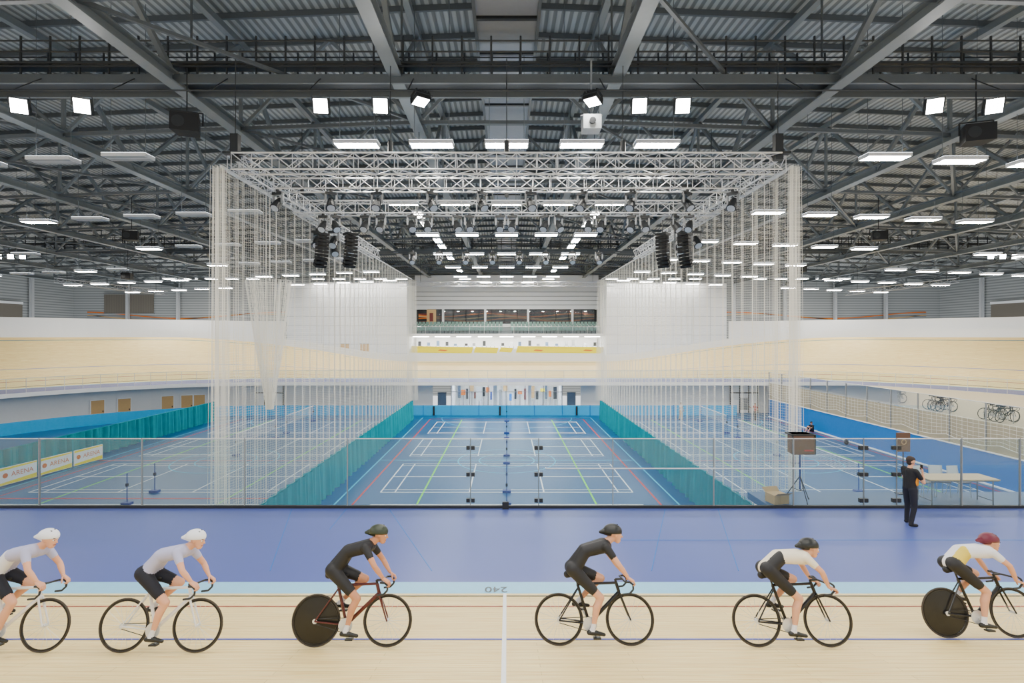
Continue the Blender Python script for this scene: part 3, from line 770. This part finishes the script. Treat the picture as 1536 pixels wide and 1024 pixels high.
# ------------------------------------------------------------------ people
def body(name, caps, parent, voxel=.012):
    b = MB()
    for (p0, r0, p1, r1, k) in caps: b.capsule(p0, r0, V(p1)+V((1e-4, 0, 1e-4)), r1, k, 16, 5)
    me = b.mesh(name+"_src"); o = bpy.data.objects.new(name+"_src", me); bpy.context.scene.collection.objects.link(o)
    rm = o.modifiers.new("r", 'REMESH'); rm.mode = 'VOXEL'; rm.voxel_size = voxel; rm.use_smooth_shade = True
    sm_ = o.modifiers.new("s", 'SMOOTH'); sm_.iterations = 5; sm_.factor = .5
    dg = bpy.context.evaluated_depsgraph_get(); dg.update()
    nm = bpy.data.meshes.new_from_object(o.evaluated_get(dg)); bpy.data.objects.remove(o)
    nm.materials.clear(); ks = []
    for c in caps:
        if c[4] not in ks: ks.append(c[4])
    for k in ks: nm.materials.append(M[k])
    n = len(nm.polygons); ce_ = np.zeros(n*3); nm.polygons.foreach_get("center", ce_); C = ce_.reshape(-1, 3)
    best = np.full(n, 1e9); idx = np.zeros(n, dtype=np.int32)
    for (p0, r0, p1, r1, k) in caps:
        A = np.array(p0); B = np.array(p1); AB = B-A; L2 = max(1e-9, AB.dot(AB)); t = np.clip(((C-A) @ AB)/L2, 0, 1)
        d = np.linalg.norm(C-(A+t[:, None]*AB), axis=1)-(r0+(r1-r0)*t); m_ = d < best; best[m_] = d[m_]; idx[m_] = ks.index(k)
    nm.polygons.foreach_set("material_index", idx); nm.polygons.foreach_set("use_smooth", [True]*n); nm.update()
    return obj(name, nm, parent)

def hand(b, w, d, nrm, k, side=1, curl=(35, 55, 40), s=1.0):
    w = V(w); d = V(d).normalized(); nrm = V(nrm); nrm = (nrm - d*nrm.dot(d)).normalized(); sd = d.cross(nrm).normalized()*side
    for q in (-.028, -.01, .01, .028): b.capsule(w+sd*q*.7*s, .016*s, w+d*.085*s+sd*q*s, .014*s, k, 8, 3)
    for q, L in ((.030, .072), (.010, .082), (-.010, .076), (-.030, .060)):
        p = w+d*.088*s+sd*q*s; an = 0
        for j in range(3):
            an += math.radians(curl[j]); dd = d*math.cos(an)+nrm*math.sin(an); l = L*s*(.45, .32, .25)[j]
            p2 = p+dd*l; b.capsule(p, (.0095-.001*j)*s, p2, (.0088-.001*j)*s, k, 8, 3); p = p2
    p = w+d*.02*s+sd*.03*s
    for j, (l, dd) in enumerate(((.04, d*.6+sd*.7+nrm*.3), (.032, d*.8+sd*.25+nrm*.6), (.026, d*.7+nrm*.8))):
        p2 = p+dd.normalized()*l*s; b.capsule(p, .0115*s, p2, .010*s, k, 8, 3); p = p2

def face(b, c, fw, up):
    c = V(c); fw = V(fw).normalized(); up = V(up); up = (up-fw*up.dot(fw)).normalized(); lf = up.cross(fw)
    for s_ in (-1, 1):
        b.capsule(c+fw*.078+lf*(s_*.032), .011, c+fw*.079+lf*(s_*.034), .011, 'white', 8, 3)
        b.capsule(c+fw*.087+lf*(s_*.032), .006, c+fw*.088+lf*(s_*.032), .006, 'eye', 8, 3)
        b.capsule(c+fw*.09+lf*(s_*.018)+up*.024, .005, c+fw*.085+lf*(s_*.05)+up*.024, .004, 'hairb', 6, 2)
    b.capsule(c+fw*.086+lf*.02-up*.062, .006, c+fw*.086-lf*.02-up*.062, .006, 'lips', 6, 2)

def headcaps(c, fw, up, skin, hair):
    c = V(c); fw = V(fw).normalized(); up = V(up); up = (up-fw*up.dot(fw)).normalized(); lf = up.cross(fw); L = []
    L.append((c+up*.03-fw*.02, .088, c+up*.03+fw*.012, .083, skin)); L.append((c+up*.0+fw*.02, .075, c-up*.075+fw*.045, .045, skin))
    L.append((c+fw*.085+up*.005, .011, c+fw*.11-up*.028, .014, skin))
    for s_ in (-1, 1): L.append((c+lf*(s_*.082)-fw*.005+up*.012, .016, c+lf*(s_*.08)-fw*.005-up*.02, .012, skin))
    if hair: L.append((c+up*.055-fw*.035, .088, c+up*.055+fw*.015, .08, hair)); L.append((c-fw*.045+up*.02, .078, c-fw*.05-up*.03, .06, hair))
    return [(tuple(a), r0, tuple(b_), r1, k) for a, r0, b_, r1, k in L]

def bikemesh(name, disc=False, paint='carbon'):
    b = MB(); X = V((1, 0, 0)); Z = V((0, 0, 1))
    for wx in (0, .98):
        c = (wx, 0, .335); b.torus(c, X, Z, .323, .012, 'tyre', 48, 8); b.torus(c, X, Z, .302, .011, 'carbon', 48, 6)
        b.tube((wx, -.04, .335), (wx, .04, .335), .018, 'alu', 10)
        if disc and wx == 0:
            for s_ in (-1, 1): b.tube((0, 0, .335), (0, s_*.022, .335), .31, 'carbon', 48, .03)
        else:
            for i in range(20):
                a = 2*math.pi*i/20; b.tube((wx, .02*(1 if i % 2 else -1), .335), (wx+.3*math.cos(a), 0, .335+.3*math.sin(a)), .002, 'alu', 4, caps=False)
    bbk = (.42, 0, .285); sc = (.27, 0, .78); ht = (.81, 0, .80); hb = (.845, 0, .68)
    b.tube(bbk, sc, .020, paint, 10); b.tube(sc, ht, .018, paint, 10); b.tube(bbk, hb, .026, paint, 10); b.tube(ht, hb, .023, paint, 10)
    for s_ in (-1, 1):
        b.tube((.42, s_*.03, .285), (0, s_*.06, .335), .011, paint, 8); b.tube((.28, s_*.015, .74), (0, s_*.06, .335), .009, paint, 8)
        b.tube((.845, s_*.035, .68), (.98, s_*.05, .335), .014, paint, 8, .010); b.tube((.845, 0, .69), (.845, s_*.035, .68), .014, paint, 6)
        b.poly([(.9, 0, .85), (.90, s_*.19, .85), (.96, s_*.205, .85), (1.0, s_*.21, .82), (1.0, s_*.21, .76), (.95, s_*.21, .71), (.86, s_*.21, .70)], .013, 'dark', 8)
    b.tube(sc, (.24, 0, .90), .013, 'carbon', 8); b.tube(ht, (.80, 0, .85), .018, 'carbon', 8); b.tube((.8, 0, .845), (.9, 0, .85), .015, 'dark', 8)
    b.capsule((.13, .0, .91), .05, (.18, 0, .91), .04, 'black'); b.capsule((.18, 0, .91), .035, (.39, 0, .91), .02, 'black')
    b.tube((.42, -.055, .285), (.42, -.048, .285), .095, 'alu', 28); b.tube((.0, -.055, .335), (0, -.048, .335), .032, 'alu', 16)
    b.tube((.42, -.052, .378), (0, -.052, .366), .005, 'dark', 4); b.tube((.42, -.052, .192), (0, -.052, .304), .005, 'dark', 4)
    b.tube((.42, -.07, .285), (.50, -.075, .135), .012, 'alu', 6); b.tube((.42, .06, .285), (.34, .065, .435), .012, 'alu', 6)
    b.box((.45, -.15, .125), (.55, -.07, .145), 'dark'); b.box((.29, .07, .425), (.39, .15, .445), 'dark')
    return b.mesh(name)

def cyclist(mw, jersey, side, shorts, helmet, skin, crouch):
    e = obj("cyclist", None); e.matrix_world = mw
    c = crouch
    sh = V((.66+.05*c, 0, 1.30-.15*c)); hip = V((.20, 0, 1.0)); hd = sh+V((.16, 0, .15-.04*c))
    mid = (hip+sh)/2+V((-.05, 0, .075)); caps = []
    A = lambda p0, r0, p1, r1, k: caps.append((tuple(p0), r0, tuple(p1), r1, k))
    A(hip+V((0, .07, 0)), .095, hip+V((0, -.07, 0)), .095, shorts)
    for s_ in (-1, 1):
        y = V((0, s_, 0))
        A(hip+y*.06+V((.06, 0, .03)), .09, mid+y*.06, .085, side if s_ < 0 else jersey); A(mid+y*.06, .085, sh+y*.09, .09, jersey)
        A(sh+y*.09, .08, sh+y*.165, .062, jersey)
        el = V((.82+.02*c, s_*.25, 1.07-.07*c)); wr = V((.94, s_*.205, .905)) if c < .5 else V((.93, s_*.21, .80))
        s0 = sh+y*.17; A(s0, .060, s0.lerp(el, .5), .050, jersey); A(s0.lerp(el, .5), .044, el, .037, skin)
        fm = el.lerp(wr, .35); A(el, .037, fm, .038, skin); A(fm, .038, wr, .023, skin)
    A(hip, .10, mid, .095, jersey); A(mid, .095, sh, .095, jersey)
    A(sh+V((.02, 0, .03)), .058, hd-V((.03, 0, .04)), .052, skin)
    for s_, kn, an, toe in ((-1, V((.57, -.1, .63)), V((.44, -.11, .225)), V((.57, -.11, .175))), (1, V((.62, .1, .84)), V((.27, .11, .525)), V((.40, .11, .48)))):
        h = hip+V((0, s_*.085, -.01)); m = h.lerp(kn, .72)
        A(h, .098, m, .070, shorts); A(m, .062, kn, .054, skin); cf = kn.lerp(an, .3)+V((-.022, 0, 0)); A(kn, .050, cf, .054, skin); A(cf, .054, an.lerp(kn, .2), .032, skin); A(an.lerp(kn, .2), .033, an, .034, 'lycra_white')
        A(an+V((-.045, 0, -.025)), .034, an+V((.06, 0, -.03)), .034, 'helm_k'); A(an+V((.05, 0, -.03)), .032, toe+V((.03, 0, 0)), .024, 'helm_k')
    fw = V((1, 0, -.12-.1*c)); up = V((0, 0, 1))
    caps += headcaps(hd, fw, up, skin, None)
    body("rider_body", caps, e, .011)
    b = MB(); face(b, hd, fw, up)
    b.ellip(hd+V((-.03, 0, .042)), (.136, .102, .102), helmet, 28, 14, -.3, Matrix.Rotation(math.radians(2), 3, 'Y'))
    b.capsule(hd+V((-.07, 0, .045)), .084, hd+V((-.205, 0, .03)), .022, helmet, 18, 5)
    for q in (-.05, 0, .05): b.capsule(hd+V((.045, q, .128-abs(q)*.35)), .007, hd+V((-.08, q, .130-abs(q)*.35)), .006, 'helm_k', 8, 3)
    b.capsule(hd+V((.0, .084, .02)), .004, hd+V((.03, .0, -.115)), .004, 'black', 6, 2); b.capsule(hd+V((.0, -.084, .02)), .004, hd+V((.03, .0, -.115)), .004, 'black', 6, 2)
    b.build("helmet_and_face", e, True)
    b = MB()
    for s_ in (-1, 1):
        w = V((.94, s_*.205, .905)) if c < .5 else V((.93, s_*.21, .80)); d = V((.07, 0, -.045)) if c < .5 else V((.07, 0, -.02))
        hand(b, w, d, V((-.3, -s_*.2, -1)), skin, -s_, (30, 60, 50))
    b.build("hands", e, True)

def bmat(x, d):
    s = (YN-d)/math.cos(sl); return Matrix.Translation((x, d, ZA+s*math.sin(sl)+.008)) @ Matrix.Rotation(-sl, 4, 'X')
RID = [(-7.12, 6.8, 0, 'whitepaint', 'lycra_lav', 'lycra_white', 'navy', 'helm_w', 'skin', 0.2),
       (-5.09, 6.8, 0, 'whitepaint', 'lycra_lav', 'lycra_lav', 'navy', 'helm_w', 'skin', 0.25),
       (-2.61, 7.0, 1, 'redpaint', 'lycra_black', 'lycra_black', 'lycra_black', 'helm_g', 'skin2', 0.05),
       (.72, 7.05, 0, 'carbon', 'lycra_black', 'lycra_black', 'lycra_black', 'helm_k', 'skin', 0.05),
       (3.42, 7.0, 0, 'carbon', 'lycra_cream', 'lycra_black', 'lycra_black', 'helm_k', 'skin', 1.0),
       (6.30, 7.35, 1, 'carbon', 'lycra_white', 'lycra_yel', 'lycra_black', 'lycra_maroon', 'skin', 0.9)]
for x, d, dc, pt, je, sd_, so, he, sk, cr in RID:
    m = bmat(x, d); o = obj("racing_bicycle", bikemesh("racing_bicycle", bool(dc), pt)); o.matrix_world = m; cyclist(m, je, sd_, so, he, sk, cr)

pbm = bikemesh("parked_bicycle", False, 'carbon')
for gi, (gx_, gy_) in enumerate(((27.5, 41.4), (27.5, 37.0), (27.5, 32.8), (27.5, 28.8))):
    for q in range(4):
        o = obj("parked_bicycle", pbm); o.matrix_world = Matrix.Translation((gx_+.08*q, gy_+.42*q, ZA)) @ Matrix.Rotation(math.radians((8, -6, 10, -4)[q]), 4, 'Z')
    b = MB(); b.tube((gx_+.45, gy_-.3, ZA+.62), (gx_+.6, gy_+1.6, ZA+.62), .02, 'grey'); b.tube((gx_+.45, gy_-.3, ZA), (gx_+.45, gy_-.3, ZA+.62), .02, 'grey'); b.tube((gx_+.6, gy_+1.6, ZA), (gx_+.6, gy_+1.6, ZA+.62), .02, 'grey'); b.build("bicycle_rack")

def stander(name, loc, yaw, top_, bot, skin, arms='phone', voxel=.010):
    e = obj(name, None); e.matrix_world = Matrix.Translation(loc) @ Matrix.Rotation(yaw, 4, 'Z')
    caps = []; A = lambda p0, r0, p1, r1, k: caps.append((tuple(p0), r0, tuple(p1), r1, k))
    hands = []
    for s_ in (-1, 1):
        hp = V((0, s_*.085, .93)); kn = V((.03+.02*s_, s_*.115, .50)); an = V((-.03+.07*s_, s_*.13, .10))
        A(hp, .10, kn, .068, bot); A(kn, .066, an, .052, bot); A(an+V((-.02, 0, -.045)), .045, an+V((.13, s_*.03, -.06)), .037, 'black')
        A((0, s_*.07, .98), .095, (-.01, s_*.06, 1.15), .088, top_); A((-.01, s_*.06, 1.15), .088, (0, s_*.095, 1.34), .088, top_); A((0, s_*.09, 1.40), .072, (0, s_*.165, 1.42), .062, top_)
        sh = V((0, s_*.185, 1.41))
        if arms == 'phone': el, wr = (V((.14, -.25, 1.14)), V((.27, -.10, 1.36))) if s_ < 0 else (V((.10, .26, 1.15)), V((.30, .10, 1.17)))
        elif arms == 'racket': el, wr = (V((.10, -.28, 1.18)), V((.32, -.28, 1.28))) if s_ < 0 else (V((-.05, .27, 1.15)), V((.10, .27, .95)))
        A(sh, .060, sh.lerp(el, .6), .054, top_); A(sh.lerp(el, .6), .044, el, .040, skin); A(el, .040, wr, .025, skin)
        hands.append((wr, (wr-el), s_))
    A((0, 0, .98), .105, (0, 0, 1.2), .10, top_); A((0, 0, 1.2), .10, (0, 0, 1.38), .10, top_); A((0, 0, 1.42), .06, (.015, 0, 1.52), .052, skin)
    if top_ == 'shirt': A((.06, -.10, 1.08), .066, (.06, -.11, 1.28), .064, 'shirt_o')
    hd = V((.03, 0, 1.625)); fw = V((1, 0, -.15)); caps += headcaps(hd, fw, (0, 0, 1), skin, 'hairb')
    body("body", caps, e, voxel)
    b = MB(); face(b, hd, fw, (0, 0, 1))
    for wr, d, s_ in hands: hand(b, wr, d, V((-.2, -s_, .3)), skin, s_, (25, 40, 30))
    if arms == 'phone': b.box((.285, -.075, 1.42), (.305, -.015, 1.55), 'black')
    if arms == 'racket': b.tube((.36, -.28, 1.3), (.6, -.28, 1.5), .012, 'dark'); b.torus((.7, -.28, 1.6), (.7, 0, .7), (0, 1, 0), .11, .007, 'alu', 20, 4)
    b.build("hands_and_face", e, True); return e
stander("standing_official", (10.38, 13.3, ZA), .15, 'shirt', 'navy', 'skin', 'phone')
stander("badminton_player", (24.3, 50.5, 0), 3.4, 'tee_red', 'navy', 'skin', 'racket', voxel=.02)
stander("badminton_player", (17.2, 51.0, 0), -1.0, 'tee_white', 'tan', 'skin2', 'racket', voxel=.02)

def sitter(loc, yaw):
    e = obj("seated_athlete", None); e.matrix_world = Matrix.Translation(loc) @ Matrix.Rotation(yaw, 4, 'Z')
    caps = []; A = lambda p0, r0, p1, r1, k: caps.append((tuple(p0), r0, tuple(p1), r1, k)); hs = []
    for s_ in (-1, 1):
        hp = V((0, s_*.09, .12)); kn = V((.38, s_*.14, .40)); an = V((.62, s_*.12, .09))
        A(hp, .10, kn, .065, 'navy'); A(kn, .055, an, .038, 'skin'); A(an+V((-.03, 0, -.04)), .042, an+V((.14, 0, -.05)), .034, 'lycra_white')
        A((-.02, s_*.07, .16), .10, (.02, s_*.08, .52), .095, 'shirt'); sh = V((.03, s_*.18, .58)); el = V((.26, s_*.24, .42)); wr = V((.42, s_*.10, .5))
        A((.03, s_*.08, .57), .07, sh, .06, 'shirt'); A(sh, .055, el, .042, 'shirt'); A(el, .04, wr, .026, 'skin'); hs.append((wr, wr-el, s_))
    A((0, 0, .15), .12, (.02, 0, .55), .11, 'shirt'); A((.03, 0, .6), .055, (.06, 0, .7), .05, 'skin'); hd = V((.09, 0, .80)); caps += headcaps(hd, (1, 0, -.2), (0, 0, 1), 'skin', 'hairb')
    body("body", caps, e, .018); b = MB(); face(b, hd, (1, 0, -.2), (0, 0, 1))
    for wr, d, s_ in hs: hand(b, wr, d, V((0, -s_, -.3)), 'skin', s_)
    b.build("hands_and_face", e, True)
sitter((26.3, 44.5, 0), math.radians(200))
b = MB(); b.capsule((25.9, 39.4, .16), .15, (26.3, 40.0, .16), .15, 'black', 14); b.torus((26.1, 39.7, .32), (.55, .83, 0), (0, 0, 1), .12, .015, 'dark', 16, 5); b.build("sports_bag")

# ------------------------------------------------------------------ items by the balustrade
ld = MB(); ld.box((7.5, YB+.06, ZA-.2), (22, 16.1, ZA-.0), 'court')
for x in (8, 12, 16, 20): ld.box((x, 15.8, 0), (x+.15, 15.95, ZA-.2), 'steel2')
ld.build("balcony_landing")
def table(x0, x1, y0_, y1_, z):
    b = MB(); b.box((x0, y0_, z+.72), (x1, y1_, z+.75), 'table'); b.box((x0+.02, y0_+.02, z+.69), (x1-.02, y1_-.02, z+.72), 'grey')
    for x in (x0+.12, x1-.12):
        b.tube((x, y0_+.1, z), (x, y0_+.1, z+.7), .018, 'grey'); b.tube((x, y1_-.1, z), (x, y1_-.1, z+.7), .018, 'grey'); b.tube((x, y0_+.1, z+.12), (x, y1_-.1, z+.12), .014, 'grey')
    b.build("folding_table")
table(12.1, 14.1, 14.75, 15.45, ZA)
def chair(x, y, yaw):
    b = MB(); b.box((-.2, -.2, .43), (.2, .2, .46), 'grey')
    for sx in (-1, 1):
        b.tube((sx*.19, -.2, 0), (sx*.17, -.17, .44), .012, 'alu'); b.tube((sx*.2, .24, 0), (sx*.17, .16, .44), .012, 'alu'); b.tube((sx*.17, .16, .44), (sx*.17, .24, .85), .012, 'alu')
    for i in range(6):
        xa = -.19+.38*i/6; xb = -.19+.38*(i+1)/6; cv = lambda x: .2-.25*(x*x)+.02
        b.add([(xa, cv(xa), .6), (xb, cv(xb), .6), (xb, cv(xb)+.03, .86), (xa, cv(xa)+.03, .86)], [(0, 1, 2, 3)], 'offwhite')
    b.build("stacking_chair", mw=Matrix.Translation((x, y, ZA+.002)) @ Matrix.Rotation(yaw, 4, 'Z'))
chair(12.65, 15.7, .15); chair(13.2, 15.75, -.2); chair(13.75, 15.7, .1)
def spk(x, y, z):
    e = obj("speaker_on_tripod", None); e.location = (x, y, z); b = MB()
    b.tube((0, 0, .35), (0, 0, 1.45), .022, 'bluepost', 10)
    for i in range(3):
        a = 2*math.pi*i/3+.5; f = (.42*math.cos(a), .42*math.sin(a), .015); b.tube((0, 0, .75), f, .014, 'dark'); b.tube((0, 0, .32), (.22*math.cos(a), .22*math.sin(a), .38), .01, 'dark'); b.capsule(f, .02, (f[0]*1.03, f[1]*1.03, .02), .02, 'black', 8, 3)
    b.add([(-.33, -.22, 1.42), (.33, -.22, 1.42), (.26, .2, 1.42), (-.26, .2, 1.42), (-.33, -.18, 2.0), (.33, -.18, 2.0), (.26, .2, 2.0), (-.26, .2, 2.0)], [(0, 3, 2, 1), (4, 5, 6, 7), (0, 1, 5, 4), (1, 2, 6, 5), (2, 3, 7, 6), (3, 0, 4, 7)], 'brown')
    b.box((-.34, -.2, 1.96), (.34, .2, 2.0), 'dark'); b.box((-.34, -.22, 1.42), (-.31, -.18, 2.0), 'dark'); b.box((.31, -.22, 1.42), (.34, -.18, 2.0), 'dark')
    b.box((.0, -.232, 1.52), (.26, -.222, 1.56), 'lycra_red'); b.build("cabinet_and_stand", e)
spk(8.6, 15.15, ZA+.006)
def monitor(x, y):
    e = obj("sign_on_stand", None); e.location = (x, y, ZA); b = MB()
    b.box((-.2, -.03, 1.3), (.2, .03, 1.88), 'brown'); b.tube((0, 0, 0), (0, 0, 1.35), .018, 'dark'); b.box((-.2, -.1, 0), (.2, .1, .02), 'dark')
    b.torus((0, -.035, 1.6), (1, 0, 0), (0, 0, 1), .07, .008, 'tan', 20, 4); b.build("panel", e)
monitor(12.2, 15.9)
b = MB(); b.box((-.24, -.2, 0), (.24, .2, .26), 'card'); b.add([(-.24, -.2, .26), (.24, -.2, .26), (.26, -.36, .36), (-.26, -.36, .36)], [(0, 1, 2, 3)], 'card'); b.add([(-.24, .2, .26), (.24, .2, .26), (.26, .33, .37), (-.26, .33, .37)], [(0, 1, 2, 3)], 'card'); b.box((-.05, -.203, 0), (.05, -.2, .26), 'tan')
b.build("cardboard_box", mw=Matrix.Translation((7.9, 15.1, ZA)) @ Matrix.Rotation(.2, 4, 'Z'))

for i, (x, y) in enumerate(((-27.2, 33.6), (-27.4, 31.4), (-27.6, 29.2), (-27.8, 27.0))):
    e = obj("arena_banner", None); e.matrix_world = Matrix.Translation((x, y, 0)) @ Matrix.Rotation(math.radians(84), 4, 'Z')
    b = MB(); b.box((-1.02, -.03, .08), (1.02, .03, 1.05), 'white')
    b.add([(-1.0, -.035, .1), (1.0, -.035, .1), (1.0, -.035, .35), (-1.0, -.035, .22)], [(0, 1, 2, 3)], 'yellow'); b.add([(-1.0, -.035, .9), (1.0, -.035, .96), (1.0, -.035, 1.03), (-1.0, -.035, 1.03)], [(0, 1, 2, 3)], 'yellow')
    b.tube((-.72, -.04, .6), (-.72, -.036, .6), .14, 'orange', 20)
    for q in (-.9, .9): b.beam((q, -.25, .02), (q, .25, .02), .05, .04, 'grey'); b.beam((q, 0, .02), (q, 0, .1), .05, .05, 'grey')
    b.build("panel", e)
    text("lettering", "ARENA", .38, Matrix.Translation((.2, -.04, .6)) @ Matrix.Rotation(math.pi/2, 4, 'X'), 'orange', e)

# ------------------------------------------------------------------ world and camera
wd = bpy.data.worlds.new("World"); bpy.context.scene.world = wd; wd.use_nodes = True
bg = wd.node_tree.nodes["Background"]; bg.inputs[0].default_value = (.92, .96, 1, 1); bg.inputs[1].default_value = 1.6
cam = bpy.data.cameras.new("Camera"); co = obj("Camera", cam); co.location = (0, 0, 8.33); co.rotation_euler = (math.pi/2, 0, 0)
cam.sensor_width = 36; cam.lens = 36*775/1536; cam.shift_x = 8/1536; cam.shift_y = -9/1536; cam.clip_end = 300; cam.clip_start = .05
bpy.context.scene.camera = co
